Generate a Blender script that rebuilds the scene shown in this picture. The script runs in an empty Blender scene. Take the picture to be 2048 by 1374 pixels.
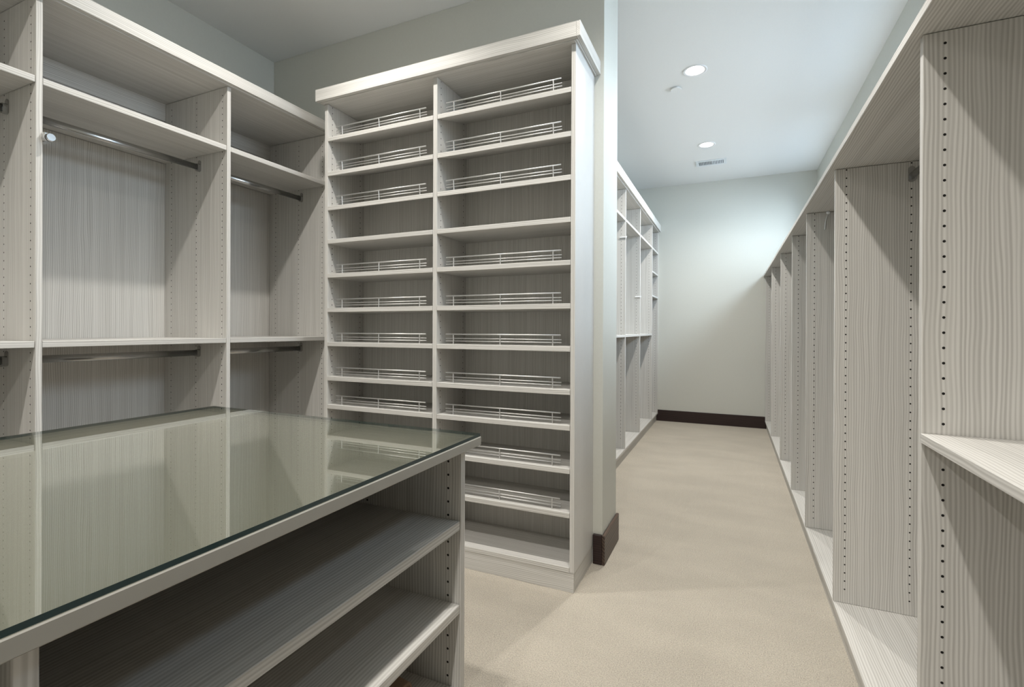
import bpy, bmesh, math, random
from mathutils import Vector, Matrix
random.seed(4)
S = bpy.context.scene
COL = S.collection

# ------------------------------------------------------------------ camera
YAW, PITCH, ROLL, FPX = .422566, -.00159, .003707, 973.7
cam = bpy.data.cameras.new('camera'); cam_o = bpy.data.objects.new('camera', cam); COL.objects.link(cam_o)
cam.sensor_width = 36.0; cam.lens = FPX / 2048 * 36.0; cam.clip_start = .02
cam.shift_y = -(687 - 660.26) / 2048
fw = Vector((-math.sin(YAW), math.cos(YAW), 0)); rt = Vector((math.cos(YAW), math.sin(YAW), 0)); up = Vector((0, 0, 1))
f2 = fw * math.cos(PITCH) + up * math.sin(PITCH); u2 = up * math.cos(PITCH) - fw * math.sin(PITCH)
r3 = rt * math.cos(ROLL) + u2 * math.sin(ROLL); u3 = u2 * math.cos(ROLL) - rt * math.sin(ROLL)
M = Matrix((r3, u3, -f2)).transposed().to_4x4(); M.translation = (0, 0, 1.185)
cam_o.matrix_world = M
S.camera = cam_o

# ------------------------------------------------------------------ world, exposure, daylight at the clerestory windows
S.view_settings.view_transform = 'Standard'; S.view_settings.look = 'None'
S.view_settings.gamma = 1; S.view_settings.use_curve_mapping = False
S.view_settings.exposure = 0.38
W = bpy.data.worlds.new('sky'); S.world = W; W.use_nodes = True
W.node_tree.nodes['Background'].inputs[0].default_value = (.55, .75, 1, 1)
W.node_tree.nodes['Background'].inputs[1].default_value = 1.5
CEIL = 3.05
XR = .905                      # face of the right-hand wall
WINDOWS = [(.95, 2.45, 2.20, 2.80), (2.95, 4.45, 2.20, 2.80), (4.85, 6.35, 2.20, 2.80)]
DAY = [44, 98, 108]
for (a, b, c, d), e in zip(WINDOWS, DAY):
    l = bpy.data.lights.new('daylight', 'AREA'); l.shape = 'RECTANGLE'; l.size = b - a; l.size_y = 1.7
    l.energy = e; l.color = (.76, .87, 1.0); l.spread = math.radians(130)
    o = bpy.data.objects.new('daylight', l); COL.objects.link(o)
    o.location = (XR + .75, (a + b) / 2, 2.95)
    o.rotation_euler = (math.radians(66), 0, math.radians(90))
SPOT_W = 86

# ------------------------------------------------------------------ materials
def new_mat(name, col=(.5, .5, .5), rough=.5, metal=0.0, spec=.5):
    m = bpy.data.materials.new(name); m.use_nodes = True
    p = m.node_tree.nodes['Principled BSDF']
    p.inputs['Base Color'].default_value = (*col, 1); p.inputs['Roughness'].default_value = rough
    p.inputs['Metallic'].default_value = metal; p.inputs['Specular IOR Level'].default_value = spec
    return m

def wood(name, axis, ca=(.655, .643, .615), cb=(.468, .456, .430), pitch=.0080, rough=.48):
    m = new_mat(name, ca, rough, 0, .35); nt = m.node_tree; N = nt.nodes; L = nt.links
    P = N['Principled BSDF']
    tc = N.new('ShaderNodeTexCoord'); sp = N.new('ShaderNodeSeparateXYZ'); L.new(tc.outputs['Object'], sp.inputs[0])
    a, b = {'X': ('Y', 'Z'), 'Y': ('X', 'Z'), 'Z': ('X', 'Y')}[axis]
    def math_(op, x, y=None):
        n = N.new('ShaderNodeMath'); n.operation = op
        for i, v in enumerate((x, y)):
            if v is None: continue
            if isinstance(v, (int, float)): n.inputs[i].default_value = v
            else: L.new(v, n.inputs[i])
        return n.outputs[0]
    u = math_('ADD', sp.outputs[a], sp.outputs[b]); g = sp.outputs[axis]
    def noise(us, gs, detail, off=0):
        c = N.new('ShaderNodeCombineXYZ'); L.new(math_('MULTIPLY', u_, us), c.inputs[0]); L.new(math_('MULTIPLY', g, gs), c.inputs[1])
        c.inputs[2].default_value = off
        t = N.new('ShaderNodeTexNoise'); t.inputs['Scale'].default_value = 1; t.inputs['Detail'].default_value = detail
        L.new(c.outputs[0], t.inputs['Vector']); return t.outputs[0]
    u_ = u
    warp = noise(14, 3.2, 1.5)
    u_ = math_('ADD', u, math_('MULTIPLY', math_('SUBTRACT', warp, .5), .020))
    s = math_('SINE', math_('MULTIPLY', u_, 2 * math.pi / pitch))
    s = math_('MULTIPLY', s, .36)
    n1 = noise(230, 1.3, 2, 3.3); n2 = noise(50, .5, 1, 7.1)
    v = math_('ADD', math_('ADD', s, math_('MULTIPLY', math_('SUBTRACT', n1, .5), 1.5)), math_('MULTIPLY', math_('SUBTRACT', n2, .5), .5))
    v = math_('ADD', v, .5)
    cr = N.new('ShaderNodeValToRGB'); L.new(v, cr.inputs[0])
    cr.color_ramp.elements[0].position = .05; cr.color_ramp.elements[0].color = (*cb, 1)
    cr.color_ramp.elements[1].position = .85; cr.color_ramp.elements[1].color = (*ca, 1)
    L.new(cr.outputs[0], P.inputs['Base Color'])
    bp = N.new('ShaderNodeBump'); bp.inputs['Strength'].default_value = .12; bp.inputs['Distance'].default_value = .0006
    L.new(v, bp.inputs['Height']); L.new(bp.outputs[0], P.inputs['Normal'])
    return m

def noisy(name, col, rough, scale, amt, bump=0.0, dist=.001, scale2=None, amt2=0.0):
    m = new_mat(name, col, rough, 0, .25); nt = m.node_tree; N = nt.nodes; L = nt.links
    P = N['Principled BSDF']; tc = N.new('ShaderNodeTexCoord')
    t = N.new('ShaderNodeTexNoise'); t.inputs['Scale'].default_value = scale; t.inputs['Detail'].default_value = 4
    L.new(tc.outputs['Object'], t.inputs['Vector'])
    cr = N.new('ShaderNodeValToRGB'); L.new(t.outputs[0], cr.inputs[0])
    cr.color_ramp.elements[0].position = .3; cr.color_ramp.elements[1].position = .7
    cr.color_ramp.elements[0].color = (*[c * (1 - amt) for c in col], 1); cr.color_ramp.elements[1].color = (*[c * (1 + amt) for c in col], 1)
    out = cr.outputs[0]
    if scale2:
        mp = N.new('ShaderNodeMapping'); mp.inputs['Scale'].default_value = (.7, 1.6, 1); L.new(tc.outputs['Object'], mp.inputs[0])
        t2 = N.new('ShaderNodeTexNoise'); t2.inputs['Scale'].default_value = scale2; t2.inputs['Detail'].default_value = 3
        L.new(mp.outputs[0], t2.inputs['Vector'])
        c2 = N.new('ShaderNodeValToRGB'); L.new(t2.outputs[0], c2.inputs[0])
        c2.color_ramp.elements[0].position = .35; c2.color_ramp.elements[1].position = .65
        c2.color_ramp.elements[0].color = (1 - amt2,) * 3 + (1,); c2.color_ramp.elements[1].color = (1, 1, 1, 1)
        mx = N.new('ShaderNodeMix'); mx.data_type = 'RGBA'; mx.blend_type = 'MULTIPLY'; mx.inputs[0].default_value = 1
        L.new(out, mx.inputs[6]); L.new(c2.outputs[0], mx.inputs[7]); out = mx.outputs[2]
    L.new(out, P.inputs['Base Color'])
    if bump:
        b = N.new('ShaderNodeBump'); b.inputs['Strength'].default_value = bump; b.inputs['Distance'].default_value = dist
        L.new(t.outputs[0], b.inputs['Height']); L.new(b.outputs[0], P.inputs['Normal'])
    return m

WZ = wood('pale_wood_vertical_grain', 'Z'); WX = wood('pale_wood_cross_grain', 'X'); WY = wood('pale_wood_long_grain', 'Y')
WPLAIN = noisy('smooth_pale_laminate', (.62, .615, .60), .38, 30, .01)
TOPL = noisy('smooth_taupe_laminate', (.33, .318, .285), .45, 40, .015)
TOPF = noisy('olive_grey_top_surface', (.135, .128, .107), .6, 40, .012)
PAINT = noisy('sage_wall_paint', (.61, .615, .57), .75, 90, .012, .15, .0006)
CEILP = noisy('ceiling_paint', (.78, .79, .785), .85, 120, .01, .12, .0006)
CARPET = noisy('beige_carpet', (.575, .525, .445), .95, 230, .24, 1.0, .008, 3.0, .09)
DARKW = wood('dark_brown_wood', 'Y', (.115, .080, .062), (.022, .014, .012), .018, .4)
DARKX = wood('dark_brown_wood_cross', 'X', (.040, .024, .022), (.020, .012, .011), .012, .45)
CHROME = new_mat('chrome', (.62, .62, .62), .16, 1)
STEEL = new_mat('satin_nickel', (.46, .46, .455), .25, 1)
RAIL = new_mat('brushed_nickel_rail', (.62, .62, .61), .42, .75)
BLACK = new_mat('black_rubber', (.01, .01, .01), .5)
HOLE = new_mat('drilled_hole', (.006, .005, .004), .9)
WHITE = new_mat('white_plastic', (.78, .79, .80), .45)
VENTC = new_mat('vent_white_metal', (.72, .76, .79), .45)
VENTD = new_mat('vent_dark', (.16, .19, .22), .7)
BROWN = noisy('brown_leather', (.22, .145, .095), .55, 300, .12, .2, .0006)
LAMP = bpy.data.materials.new('lamp_lens'); LAMP.use_nodes = True
_n = LAMP.node_tree.nodes; _n.clear(); _e = _n.new('ShaderNodeEmission'); _e.inputs[0].default_value = (1, .97, .93, 1); _e.inputs[1].default_value = 6
_o = _n.new('ShaderNodeOutputMaterial'); LAMP.node_tree.links.new(_e.outputs[0], _o.inputs[0])
def glass_mat(name, tint, ior):
    m = bpy.data.materials.new(name); m.use_nodes = True; N = m.node_tree.nodes; L = m.node_tree.links; N.clear()
    o = N.new('ShaderNodeOutputMaterial'); mx = N.new('ShaderNodeMixShader'); f = N.new('ShaderNodeMath'); f.operation = 'MULTIPLY_ADD'; lw = N.new('ShaderNodeLayerWeight'); lw.inputs[0].default_value = .5
    pw = N.new('ShaderNodeMath'); pw.operation = 'POWER'; pw.inputs[1].default_value = 5; L.new(lw.outputs['Facing'], pw.inputs[0])
    F0 = ((ior - 1) / (ior + 1)) ** 2; L.new(pw.outputs[0], f.inputs[0]); f.inputs[1].default_value = 1 - F0; f.inputs[2].default_value = F0
    t = N.new('ShaderNodeBsdfTransparent'); t.inputs[0].default_value = (*tint, 1); g = N.new('ShaderNodeBsdfGlossy'); g.inputs['Roughness'].default_value = .0
    g.inputs['Color'].default_value = (.96, .965, .935, 1)
    L.new(f.outputs[0], mx.inputs[0]); L.new(t.outputs[0], mx.inputs[1]); L.new(g.outputs[0], mx.inputs[2]); L.new(mx.outputs[0], o.inputs[0])
    return m
GLASS = glass_mat('table_glass', (.95, .97, .94), 2.3); PANE = glass_mat('window_glass', (.95, .97, .97), 1.45)
CLEAR = glass_mat('glass_underside', (.97, .985, .975), 1.0)
GEDGE = new_mat('glass_edge', (.010, .032, .034), .12, 0, .8)

# ------------------------------------------------------------------ mesh helpers
def box(bm, x0, x1, y0, y1, z0, z1, bev=0.0):
    r = bmesh.ops.create_cube(bm, size=1)
    vs = r['verts']
    for v in vs:
        v.co = Vector(((x0 + x1) / 2 + v.co.x * (x1 - x0), (y0 + y1) / 2 + v.co.y * (y1 - y0), (z0 + z1) / 2 + v.co.z * (z1 - z0)))
    if bev:
        es = list({e for v in vs for e in v.link_edges})
        bmesh.ops.bevel(bm, geom=es, offset=bev, segments=1, affect='EDGES')
    return bm
def B(*a, bev=.0012):
    return box(bmesh.new(), *a, bev=bev)
def cyl(bm, p0, p1, r, seg=16, r2=None, sx=1.0, caps=True):
    p0 = Vector(p0); p1 = Vector(p1); d = p1 - p0
    q = d.to_track_quat('Z', 'Y').to_matrix().to_4x4(); q.translation = (p0 + p1) / 2
    res = bmesh.ops.create_cone(bm, cap_ends=caps, segments=seg, radius1=r, radius2=r if r2 is None else r2, depth=d.length)
    for v in res['verts']:
        v.co.x *= sx; v.co = q @ v.co
    return bm
def oval(bm, c, axis, a, b, t, seg=20):
    """flat oval plate: normal along axis, half-height a (z), half-width b, thickness t"""
    c = Vector(c); n = Vector({'X': (1, 0, 0), 'Y': (0, 1, 0)}[axis]); w = Vector({'X': (0, 1, 0), 'Y': (1, 0, 0)}[axis])
    rings = []
    for s in (0, 1):
        rg = []
        for i in range(seg):
            t_ = 2 * math.pi * i / seg; st = (a - b) * (1 if math.sin(t_) >= 0 else -1)
            rg.append(bm.verts.new(c + n * (t * s) + w * (b * math.cos(t_)) + Vector((0, 0, b * math.sin(t_) + st))))
        rings.append(rg)
    for i in range(seg):
        j = (i + 1) % seg
        bm.faces.new((rings[0][i], rings[0][j], rings[1][j], rings[1][i]))
    bm.faces.new(rings[0][::-1]); bm.faces.new(rings[1])
    bmesh.ops.recalc_face_normals(bm, faces=bm.faces)
    return bm
def obj(name, bm, mats, parent=None, origin=None, smooth=False):
    o_ = origin if origin is not None else (tuple(root_of(parent)) if parent else (0, 0, 0))
    bmesh.ops.translate(bm, verts=bm.verts, vec=-Vector(o_))
    me = bpy.data.meshes.new(name); bm.to_mesh(me); bm.free()
    for m in (mats if isinstance(mats, (list, tuple)) else [mats]): me.materials.append(m)
    if smooth:
        for p in me.polygons: p.use_smooth = True
    o = bpy.data.objects.new(name, me); COL.objects.link(o)
    if parent: o.parent = parent
    else: o.location = o_
    return o
def root_of(p):
    v = Vector((0, 0, 0))
    while p: v += p.location; p = p.parent
    return v
def tag(o, label, cat, group=None):
    o['label'] = label; o['category'] = cat
    if group: o['group'] = group
    return o
def thing(name, loc, label, cat, group=None):
    o = bpy.data.objects.new(name, None); o.empty_display_size = .05; COL.objects.link(o); o.location = loc
    return tag(o, label, cat, group)
def struct(name, bm, mat, parent=None):
    o = obj(name, bm, mat, parent)
    if not parent: o['kind'] = 'structure'
    return o
def part_label(o, s): o['label'] = s; return o

def holes(parent, face, axis, cols, zs, sgn=-1, r=.003, skip=()):
    """drilled pin holes on a panel face. axis 'Y': face plane y=face, cols are x; axis 'X': plane x=face, cols are y"""
    bm = bmesh.new(); e = .0004 * sgn
    for c in cols:
        for z in zs:
            if any(a <= z <= b for a, b in skip): continue
            vs = []
            for i in range(8):
                t = 2 * math.pi * i / 8; du = r * math.cos(t); dz = r * math.sin(t)
                vs.append(bm.verts.new((c + du, face + e, z + dz) if axis == 'Y' else (face + e, c + du, z + dz)))
            f = bm.faces.new(vs)
    h = obj('pin_holes', bm, HOLE, parent); h['kind'] = 'stuff'
    return h
def zrange(phase, lo, hi, step=.0325):
    k0 = math.ceil((lo - phase) / step); out = []
    z = phase + k0 * step
    while z <= hi: out.append(z); z += step
    return out

# ------------------------------------------------------------------ the room
T = .12; YF = -1.7; YE = 6.60; XL = -2.93; XC = -1.42; YB = 2.43; YB2 = 2.745; XS = -.588
struct('floor', B(XL - T, XR + T + .1, YF - T, YE + T, -.06, 0, bev=0), CARPET)
struct('ceiling', B(XL - T, XR + T + .1, YF - T, YE + T, CEIL, CEIL + .06, bev=0), CEILP)
struct('wall_left', B(XL - T, XL, YF - T, YB2, 0, CEIL, bev=0), PAINT)
struct('wall_back', B(XL, XS, YB, YB2, 0, CEIL, bev=.002), PAINT)
struct('wall_corridor_left', B(XC - T, XC, YB2, YE + T, 0, CEIL, bev=0), PAINT)
struct('wall_end', B(XC, XR, YE, YE + T, 0, CEIL, bev=0), PAINT)
struct('wall_front', B(XL - T, XR + T, YF - T, YF, 0, CEIL, bev=0), PAINT)
bm = bmesh.new(); z0, z1 = WINDOWS[0][2], WINDOWS[0][3]
box(bm, XR, XR + T, YF, YE + T, 0, z0); box(bm, XR, XR + T, YF, YE + T, z1, CEIL)
ys = [YF] + [v for w in WINDOWS for v in w[:2]] + [YE + T]
for i in range(0, len(ys), 2): box(bm, XR, XR + T, ys[i], ys[i + 1], z0, z1)
struct('wall_right', bm, PAINT)
for i, (a, b, c, d) in enumerate(WINDOWS):
    w = bpy.data.objects.new('window_%d' % (i + 1), None); COL.objects.link(w); w.location = (XR + .06, (a + b) / 2, c); w['kind'] = 'structure'
    bm = bmesh.new(); t = .035
    box(bm, XR + .04, XR + .09, a, b, c, c + t); box(bm, XR + .04, XR + .09, a, b, d - t, d)
    for yy in (a, (a + b) / 2 - t / 2, b - t): box(bm, XR + .041, XR + .089, yy, yy + t, c + t, d - t)
    obj('window_frame', bm, WHITE, w)
    obj('pane', B(XR + .062, XR + .066, a + t, b - t, c + t, d - t, bev=0), PANE, w)
# baseboards
def base(name, bm, m): o = struct(name, bm, m); return o
base('baseboard_end', B(-.89, .40, YE - .014, YE, 0, .143, bev=.003), DARKX)
bm = bmesh.new(); box(bm, XS, XS + .015, YB - .015, YB2 + .012, 0, .150, bev=.003); base('baseboard_stub_side', bm, DARKW)
bm = bmesh.new(); box(bm, -.634, XS, YB - .015, YB, 0, .150, bev=.003); base('baseboard_stub_front', bm, DARKX)
base('baseboard_front', B(XL, XR, YF, YF + .014, 0, .143), DARKX)

# ------------------------------------------------------------------ hardware builders
def rod(parent, x, y0, y1, z):
    """oval closet rod along y with an end bracket on each panel"""
    bm = bmesh.new(); cyl(bm, (x, y0 + .004, z), (x, y1 - .004, z), .0155, 20)
    for v in bm.verts: v.co.x = x + (v.co.x - x) * .52
    r_ = obj('hanging_rod', bm, STEEL, parent, smooth=False)
    for p in r_.data.polygons: p.use_smooth = len(p.vertices) == 4
    for y, s in ((y0, 1), (y1, -1)):
        bm = bmesh.new(); oval(bm, (x, y if s > 0 else y - .004, z + .008), 'Y', .030, .011, .004)
        oval(bm, (x, y + .004 if s > 0 else y - .018, z - .002), 'Y', .0205, .0125, .014)
        obj('rod_bracket', bm, STEEL, r_)
    return r_

# ------------------------------------------------------------------ left wall closet
t_ = .019
XLF = -2.368; XLB = -2.885
L = thing('closet_unit', (-2.6, .3, 0), 'pale woodgrain closet of tall open bays with chrome hanging rods, on the left wall', 'closet')
pans = [(-1.32, 'n'), (-.585, 'n'), (.172, 'n'), (.928, 'v'), (1.684, 'v'), (2.360, 'v')]
for y, k in pans:
    p = obj('side_panel', B(XLB, XLF, y, y + (t_ + .001 if y < 2 else .019), .0, 2.43), WZ, L)
    if k == 'v':
        sk = [(2.098, 2.130), (1.104, 1.138)]
        holes(p, y, 'Y', (-2.405, -2.612, -2.825), zrange(2.390, .18, 2.42), skip=sk + [(2.01, 2.07), (1.03, 1.08)] if False else sk)
bays = [(pans[i][0] + .0195, pans[i + 1][0]) for i in range(5)]
for i, (a, b) in enumerate(bays):
    g = .0015
    obj('shelf', B(XLB + .003, XLF - .002, a + g, b - g, 2.101, 2.126), WY, L)
    obj('shelf', B(XLB + .003, XLF - .002, a + g, b - g, 1.110, 1.134), WY, L)
    obj('bottom_shelf', B(XLB, XLF, a, b, .080, .100), WY, L)
    obj('back_panel', B(XLB - .006, XLB, a, b, .1, 2.10, bev=0), WZ, L)
    obj('mounting_cleat', B(XLB - .006, XLB + .004, a, b, 2.337, 2.43), WY, L)
    obj('back_panel', B(XLB - .010, XLB - .006, a, b, 2.10, 2.43, bev=0), WY, L)
    rod(L, -2.585, a, b, 2.040); rod(L, -2.585, a, b, 1.055)
obj('toe_kick', B(XLF - .04, XLF - .02, -1.32, 2.38, 0, .080), WY, L)
obj('top_panel', B(XLB, XLF + .012, -1.32, 2.42, 2.432, 2.452), WY, L)
obj('crown', B(XLF + .012, XLF + .033, -1.33, 2.425, 2.436, 2.494), WY, L)
# valet rod on the panel between the first two visible bays
def valet(parent, x, y, z, sx, length=.20, r=.0155):
    bm = bmesh.new(); cyl(bm, (x - sx * length, y, z), (x - sx * .012, y, z), r, 24)
    box(bm, *sorted((x - sx * length, x - sx * .02)), y - .014, y + .008, z + .004, z + .021, bev=.003)
    v = obj('valet_rod', bm, CHROME, parent)
    bm = bmesh.new(); cyl(bm, (x - sx * .012, y, z), (x - sx * .006, y, z), r * .94, 24); obj('rubber_ring', bm, BLACK, v)
    bm = bmesh.new(); cyl(bm, (x - sx * .006, y, z), (x, y, z), r * 1.02, 24, r2=r * .85); obj('end_cap', bm, CHROME, v)
    part_label(v, 'bright chrome pull-out valet rod with a black ring')
valet(L, -2.330, .958, 1.900, 1)

# ------------------------------------------------------------------ shoe tower
yf, yb = 2.105, 2.405
Tw = thing('shoe_tower', (-1.38, 2.26, 0), 'tall two-column shoe shelf unit with wire rails, projecting from the back wall beside the corridor', 'shelf unit')
for x0, x1, fc in ((-2.127, -2.104, -2.104), (-1.3925, -1.368, -1.368)):
    p = obj('side_panel', B(x0, x1, yf, yb + .02, .09, 2.468), WZ, Tw)
    holes(p, fc, 'X', (2.140, 2.372), zrange(2.4595, .18, 2.465, .0325), sgn=1)
bm = bmesh.new(); box(bm, -.6585, -.6375, yf, yf + .012, .09, 2.468, bev=.0012)
p = obj('side_panel', bm, WZ, Tw)
p2 = obj('finished_end_panel', B(-.6585, -.6370, yf + .0005, YB - .001, .09, 2.468, bev=.0015), WPLAIN, Tw); part_label(p2, 'smooth pale end panel facing the corridor')
obj('back_panel', B(-2.104, -.6585, yb, yb + .012, .09, 2.468, bev=0), WZ, Tw)
fronts = [2.278, 2.079, 1.883, 1.693, 1.499, 1.303, 1.109, .913, .752, .557, .358, .112]
slant = [.090] * 3 + [0] * 9
def fence(x0, x1, y, zb, lean):
    f = bpy.data.objects.new('shoe_fence', None); COL.objects.link(f); f.empty_display_size = .02
    f.parent = Tw; f.location = Vector(((x0 + x1) / 2, y, zb)) - Tw.location
    for h, r, dx in ((.050, .0033, 0), (.029, .0022, -.003), (.016, .0022, -.003)):
        yy = y - lean * h
        bm = bmesh.new(); cyl(bm, (x0 - dx * 0 , yy, zb + h), (x1 - dx, yy, zb + h), r, 10)
        o = obj('rail_bar', bm, RAIL, f)
        for q in o.data.polygons: q.use_smooth = len(q.vertices) == 4
    for px in (x0 + .046, (x0 + x1) / 2, x1 - .038):
        bm = bmesh.new(); cyl(bm, (px, y - .003, zb - .004), (px, y - .003 - lean * .046, zb + .047), .0028, 8)
        obj('rail_post', bm, RAIL, f)
for (a, b, fa, fb) in ((-2.104, -1.3925, -2.060, -1.449), (-1.368, -.6585, -1.327, -.712)):
    for i, (zt, sl) in enumerate(zip(fronts, slant)):
        bm = bmesh.new(); box(bm, a + .001, b - .001, yf - .001, yb, zt - .0235, zt, bev=.0012)
        if sl:
            for v in bm.verts: v.co.z += sl * (v.co.y - yf) / (yb - yf)
        obj('bottom_shelf' if i == 11 else 'shelf', bm, WX, Tw)
        if i not in (3, 11):
            fence(fa, fb, yf + .024, zt + sl * .08, .10 if sl else 0)
bm = bmesh.new(); box(bm, -2.127, -.6390, yf + .002, yf + .020, 0, .089, bev=.001); obj('base_board', bm, WX, Tw)
obj('base_board', B(-.6560, -.6395, yf + .0205, YB - .001, 0, .0885), WY, Tw)
obj('top_panel', B(-2.130, -.636, yf - .020, YB - .002, 2.4690, 2.488), WX, Tw)
cr = obj('crown', B(-2.159, -.6255, yf - .041, yf - .021, 2.474, 2.541), WX, Tw)
obj('crown', B(-.6250, -.6060, yf - .041, YB - .001, 2.474, 2.541), WY, Tw)
obj('crown_return', B(-.6355, -.6258, yf - .019, YB - .002, 2.471, 2.530, bev=.002), WY, Tw)
obj('crown_return', B(-2.150, -2.1315, yf - .019, YB - .002, 2.4725, 2.530, bev=.002), WY, Tw)

# ------------------------------------------------------------------ corridor closet, left side
CF, CB = -.870, -1.405
C = thing('closet_unit', (-1.15, 4.5, 0), 'pale woodgrain closet with small top cubbies along the left side of the corridor', 'closet')
cp = [2.80, 3.620, 4.430, 5.205, 6.060, 6.580]
for y in cp:
    p = obj('side_panel', B(CB, CF, y, y + .019, .1085, 2.455), WZ, C)
    if y > 4: holes(p, y, 'Y', (-.908, -1.12, -1.33), zrange(2.41, .18, 2.43), skip=[(2.16, 2.20)])
for i in range(5):
    a, b = cp[i] + .0195, cp[i + 1] - .0005
    obj('shelf', B(CB, CF, a, b, 2.168, 2.190), WY, C)
    obj('back_panel', B(CB - .008, CB, a, b, .1, 2.455, bev=0), WZ, C)
    if i < 4: obj('shelf', B(CB, CF, a, b, 1.118, 1.139), WY, C)
    else:
        for z in (1.905, 1.610): obj('shelf', B(CB, CF, a, b, z - .02, z), WY, C)
obj('bottom_shelf', B(CB, CF + .003, 2.80, 6.595, .088, .108), WY, C)
obj('toe_kick', B(CF - .030, CF - .015, 2.80, 6.583, 0, .087), WY, C)
obj('top_panel', B(CB, CF + .010, 2.80, 6.59, 2.457, 2.478), WY, C)
obj('crown', B(CF + .012, CF + .031, 2.80, 6.595, 2.463, 2.546), WY, C)
for y, z in ((5.205, 1.530), (4.430, 2.020)):
    bm = bmesh.new(); cyl(bm, (CF - .05, y - .009, z), (CF + .004, y - .009, z), .006, 12); cyl(bm, (CF + .0005, y - .004, z - .010), (CF + .0070, y - .004, z + .010), .006, 10)
    part_label(obj('valet_peg', bm, WHITE, C), 'small white peg on a panel edge')

# ------------------------------------------------------------------ right-hand closet run
RF, RB = .379, .890
R = thing('closet_unit', (.62, 3.2, 0), 'long pale woodgrain closet with drilled tall panels lining the whole right side', 'closet')
rp = [-1.25, -.55, .285, 1.333, 2.310, 3.115, 3.810, 4.645, 5.640, 6.560]
ph = {1.333: (1.8025, .57), 2.310: (1.7905, 0)}
for y in rp:
    p = obj('side_panel', B(RF, RB, y, y + .019, .1005, 1.829), WZ, R)
    if y > 1: holes(p, y, 'Y', (.4165, .6235, .835), zrange(1.8025 if y < 2 else 1.7905, .15, 1.825, .0327), skip=[(.935, .965)] if y < 2 else ())
for i in range(len(rp) - 1):
    a, b = rp[i] + .0195, rp[i + 1] - .0005
    obj('back_panel', B(RB, RB + .008, a, b, .1, 1.829, bev=0), WZ, R)
    if i >= 3: rod(R, .6235, a, b, 1.772)
obj('counter_shelf', B(RF - .002, RB, .306, 1.3315, .9415, .962), WY, R)
obj('counter_shelf', B(RF - .002, RB, -.530, .283, .9415, .962), WY, R)
obj('bottom_shelf', B(RF - .001, RB, -1.25, 6.597, .081, .100), WY, R)
obj('toe_kick', B(RF + .014, RF + .030, -1.25, 6.583, 0, .080), WY, R)
obj('top_panel', B(RF - .0235, RB, -1.27, 6.598, 1.8305, 1.8515), WY, R)
# curved valet hook on the third panel
bm = bmesh.new(); pts = [Vector((.43 + .0 * k, 3.035 - .002 * k * k * .1, 1.83 - .012 * k)) for k in range(7)]
pts = [Vector((.475 - .014 * math.sin(k / 6 * 1.6) * (1 if k else 0) + .002, 3.100, 1.822 - .0150 * k)) for k in range(7)]
for a, b in zip(pts, pts[1:]): cyl(bm, a, b, .0038, 10)
h = part_label(obj('valet_hook', bm, RAIL, R), 'curved silver hook with a white tip')
bm = bmesh.new(); bmesh.ops.create_uvsphere(bm, u_segments=12, v_segments=8, radius=.009, matrix=Matrix.Translation(pts[0])); obj('hook_tip', bm, WHITE, h)

# ------------------------------------------------------------------ island
I = thing('closet_island', (-1.05, .3, 0), 'pale woodgrain island with open shelves, in the left foreground under a glass sheet', 'island')
IX0, IX1, IY0, IY1 = -1.525, -.589, -1.10, 1.035
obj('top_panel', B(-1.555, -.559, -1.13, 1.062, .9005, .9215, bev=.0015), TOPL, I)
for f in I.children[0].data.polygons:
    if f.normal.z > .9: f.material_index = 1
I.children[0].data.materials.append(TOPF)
ends = [(IY1 - .020, IY1), (.2145, .2345), (-.42, -.40), (IY0, IY0 + .02)]
for k, (a, b) in enumerate(ends):
    p = obj('side_panel', B(IX0, IX1, a, b, .0, .900), WZ, I)
    if k == 0: holes(p, a, 'Y', (-.6245, -.873), zrange(.8640, .14, .89, .0325), r=.003)
obj('center_panel', B(-1.064, -1.046, IY0 + .02, IY1 - .02, .1, .900), WZ, I)
for (a, b) in ((.2345, 1.015), (-.40, .2145), (-1.08, -.42)):
    for z in (.7245, .5240, .3210):
        obj('shelf', B(-1.045, IX1 - .002, a + .001, b - .001, z - .0215, z), WY, I)
        obj('shelf', B(IX0 + .002, -1.065, a + .001, b - .001, z - .0215, z), WY, I)
    obj('bottom_shelf', B(IX0, IX1, a, b, .081, .100), WY, I)
obj('toe_kick', B(IX1 - .03, IX1 - .012, IY0 + .02, IY1 - .02, 0, .081), WY, I)
obj('toe_kick', B(IX0 + .012, IX0 + .03, IY0 + .02, IY1 - .02, 0, .081), WY, I)
# glass sheet
bm = B(-1.553, -.561, -1.128, 1.060, .9222, .9290, bev=0)
bm.normal_update()
for f in bm.faces: f.material_index = 0 if f.normal.z > .5 else (2 if f.normal.z < -.5 else 1)
tag(obj('glass_sheet', bm, [GLASS, GEDGE, CLEAR], origin=(-1.05, -.03, .9222)), 'clear glass sheet with a dark teal edge lying on the island top', 'glass top')
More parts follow.
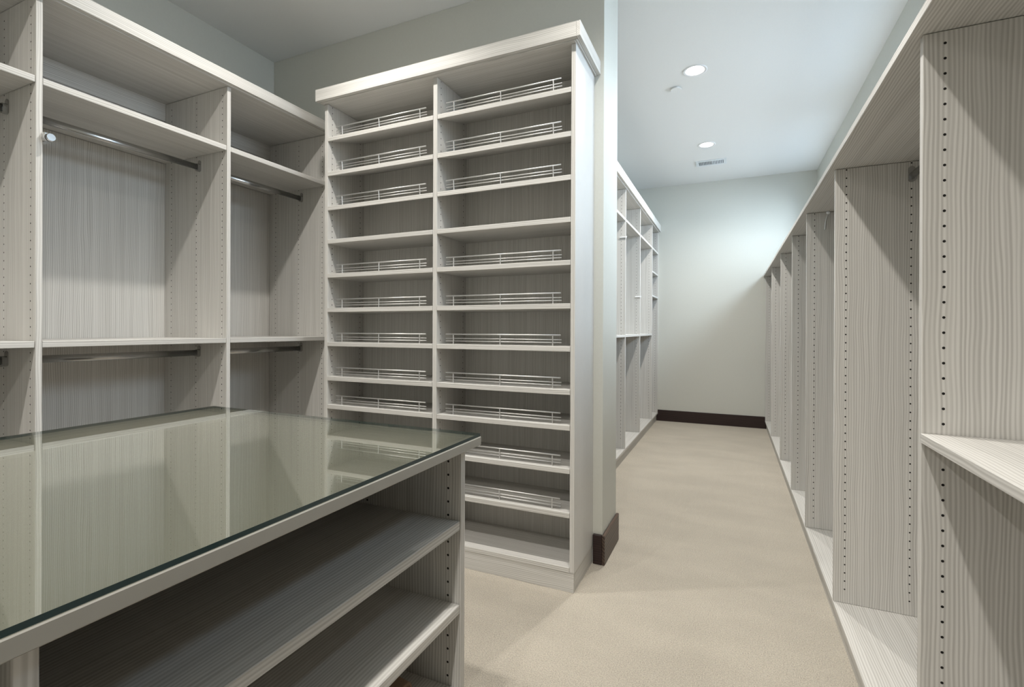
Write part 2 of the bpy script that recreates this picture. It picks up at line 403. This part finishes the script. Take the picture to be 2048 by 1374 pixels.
# folded brown leather piece on the lowest visible island shelf
def folded():
    bm = bmesh.new(); rows = []
    prof = []
    for k in range(9):
        t = math.pi * k / 8; prof.append((.020 * math.sin(t), .024 - .024 * math.cos(t)))
    outer = [(-.16, 0.0)] + prof + [(-.16, .048)]
    inner = [(-.16, .042)] + [(.014 * math.sin(math.pi * k / 8), .024 + .017 * math.cos(math.pi * k / 8)) for k in range(9)] + [(-.16, .006)]
    loop = outer + inner
    for u in (-.11, -.05, .02, .09):
        rows.append([bm.verts.new((u + random.uniform(-.002, .002), a, b * (1 + .25 * math.sin((u + .1) * 9)))) for a, b in loop])
    n = len(loop)
    for r0, r1 in zip(rows, rows[1:]):
        for i in range(n):
            j = (i + 1) % n; bm.faces.new((r0[i], r0[j], r1[j], r1[i]))
    m = len(outer)
    for r in (rows[0], rows[-1]):
        for i in range(m - 1):
            bm.faces.new((r[i], r[i + 1], r[n - 2 - i], r[n - 1 - i]))
    bmesh.ops.recalc_face_normals(bm, faces=bm.faces)
    return bm
bm = folded(); bmesh.ops.rotate(bm, verts=bm.verts, cent=(0, 0, 0), matrix=Matrix.Rotation(math.radians(-10), 3, 'Z'))
bmesh.ops.translate(bm, verts=bm.verts, vec=(-.757, .925, .3225))
tag(obj('folded_leather', bm, BROWN, origin=(-.757, .925, .3225), smooth=True), 'brown folded leather piece lying on a low shelf of the island', 'leather')

# ------------------------------------------------------------------ ceiling fixtures
def downlight(x, y, label, seen=True, w=SPOT_W):
    d = thing('recessed_light', (x, y, CEIL), label, 'ceiling light', 'recessed ceiling lights')
    bm = bmesh.new(); n = 40; rr = [(.083, 0), (.083, -.004), (.078, -.006), (.066, -.003), (.062, -.001)]
    rings = [[bm.verts.new((x + r * math.cos(2 * math.pi * i / n), y + r * math.sin(2 * math.pi * i / n), CEIL + z)) for i in range(n)] for r, z in rr]
    for a, b in zip(rings, rings[1:]):
        for i in range(n): bm.faces.new((a[i], a[(i + 1) % n], b[(i + 1) % n], b[i]))
    bmesh.ops.recalc_face_normals(bm, faces=bm.faces)
    obj('trim_ring', bm, WHITE, d, smooth=True)
    bm = bmesh.new(); cyl(bm, (x, y, CEIL - .0005), (x, y, CEIL - .0020), .063, 40)
    obj('lens', bm, LAMP, d)
    l = bpy.data.lights.new('lamp', 'SPOT'); l.energy = w; l.spot_size = math.radians(150); l.spot_blend = 1.0; l.shadow_soft_size = .035
    l.color = (1, .955, .89)
    o = bpy.data.objects.new('lamp', l); COL.objects.link(o); o.parent = d; o.location = (0, 0, -.012)
downlight(-.243, 3.73, 'larger-looking recessed ceiling light nearer the camera in the corridor', w=112)
downlight(-.230, 5.27, 'farther recessed ceiling light in the corridor, just before the air vent', w=112)
for (x, y, s) in ((-.27, 1.54, 'recessed ceiling light over the corridor mouth, out of frame'), (-1.68, 1.54, 'recessed ceiling light above the far end of the island, out of frame'),
                  (-.27, .05, 'recessed ceiling light above the camera, out of frame'), (-1.68, .05, 'recessed ceiling light above the middle of the island, out of frame'),
                  (-.27, -1.2, 'added fill light behind the camera on the right, out of frame'), (-1.68, -1.2, 'added fill light behind the camera on the left, out of frame')):  # this last pair is unseen fill, added to brighten the island shelves
    downlight(x, y, s)
bm = bmesh.new(); x, y = -.394, 3.949
cyl(bm, (x, y, CEIL), (x, y, CEIL - .006), .030, 32); cyl(bm, (x, y, CEIL - .010), (x, y, CEIL - .014), .042, 40, r2=.038)
cyl(bm, (x, y, CEIL - .006), (x, y, CEIL - .010), .020, 24)
sm = tag(obj('sprinkler_cover', bm, CEILP, origin=(x, y, CEIL)), 'small round white cover plate on the corridor ceiling near the nearer light', 'sprinkler cover')
V = thing('air_vent', (-.21, 5.84, CEIL), 'white slotted rectangular air vent on the corridor ceiling near the end wall', 'air vent')
vx0, vx1, vy0, vy1 = -.365, -.052, 5.750, 5.930
obj('vent_frame', (lambda b: (box(b, vx0, vx1, vy0, vy0 + .03, CEIL - .008, CEIL), box(b, vx0, vx1, vy1 - .03, vy1, CEIL - .008, CEIL),
    box(b, vx0, vx0 + .03, vy0 + .03, vy1 - .03, CEIL - .008, CEIL), box(b, vx1 - .03, vx1, vy0 + .03, vy1 - .03, CEIL - .008, CEIL), b)[-1])(bmesh.new()), VENTC, V)
obj('vent_back', B(vx0 + .03, vx1 - .03, vy0 + .03, vy1 - .03, CEIL - .002, CEIL - .0005, bev=0), VENTD, V)
n = 15
for k in range(n):
    xx = vx0 + .036 + (vx1 - vx0 - .072) * (k + .5) / n
    bm = bmesh.new(); box(bm, xx - .0045, xx + .0045, vy0 + .03, vy1 - .03, CEIL - .0065, CEIL - .0055)
    bmesh.ops.rotate(bm, verts=bm.verts, cent=(xx, 0, CEIL - .006), matrix=Matrix.Rotation(math.radians(28 if k < n / 2 else -28), 3, 'Y'))
    obj('vent_slat', bm, VENTC, V)
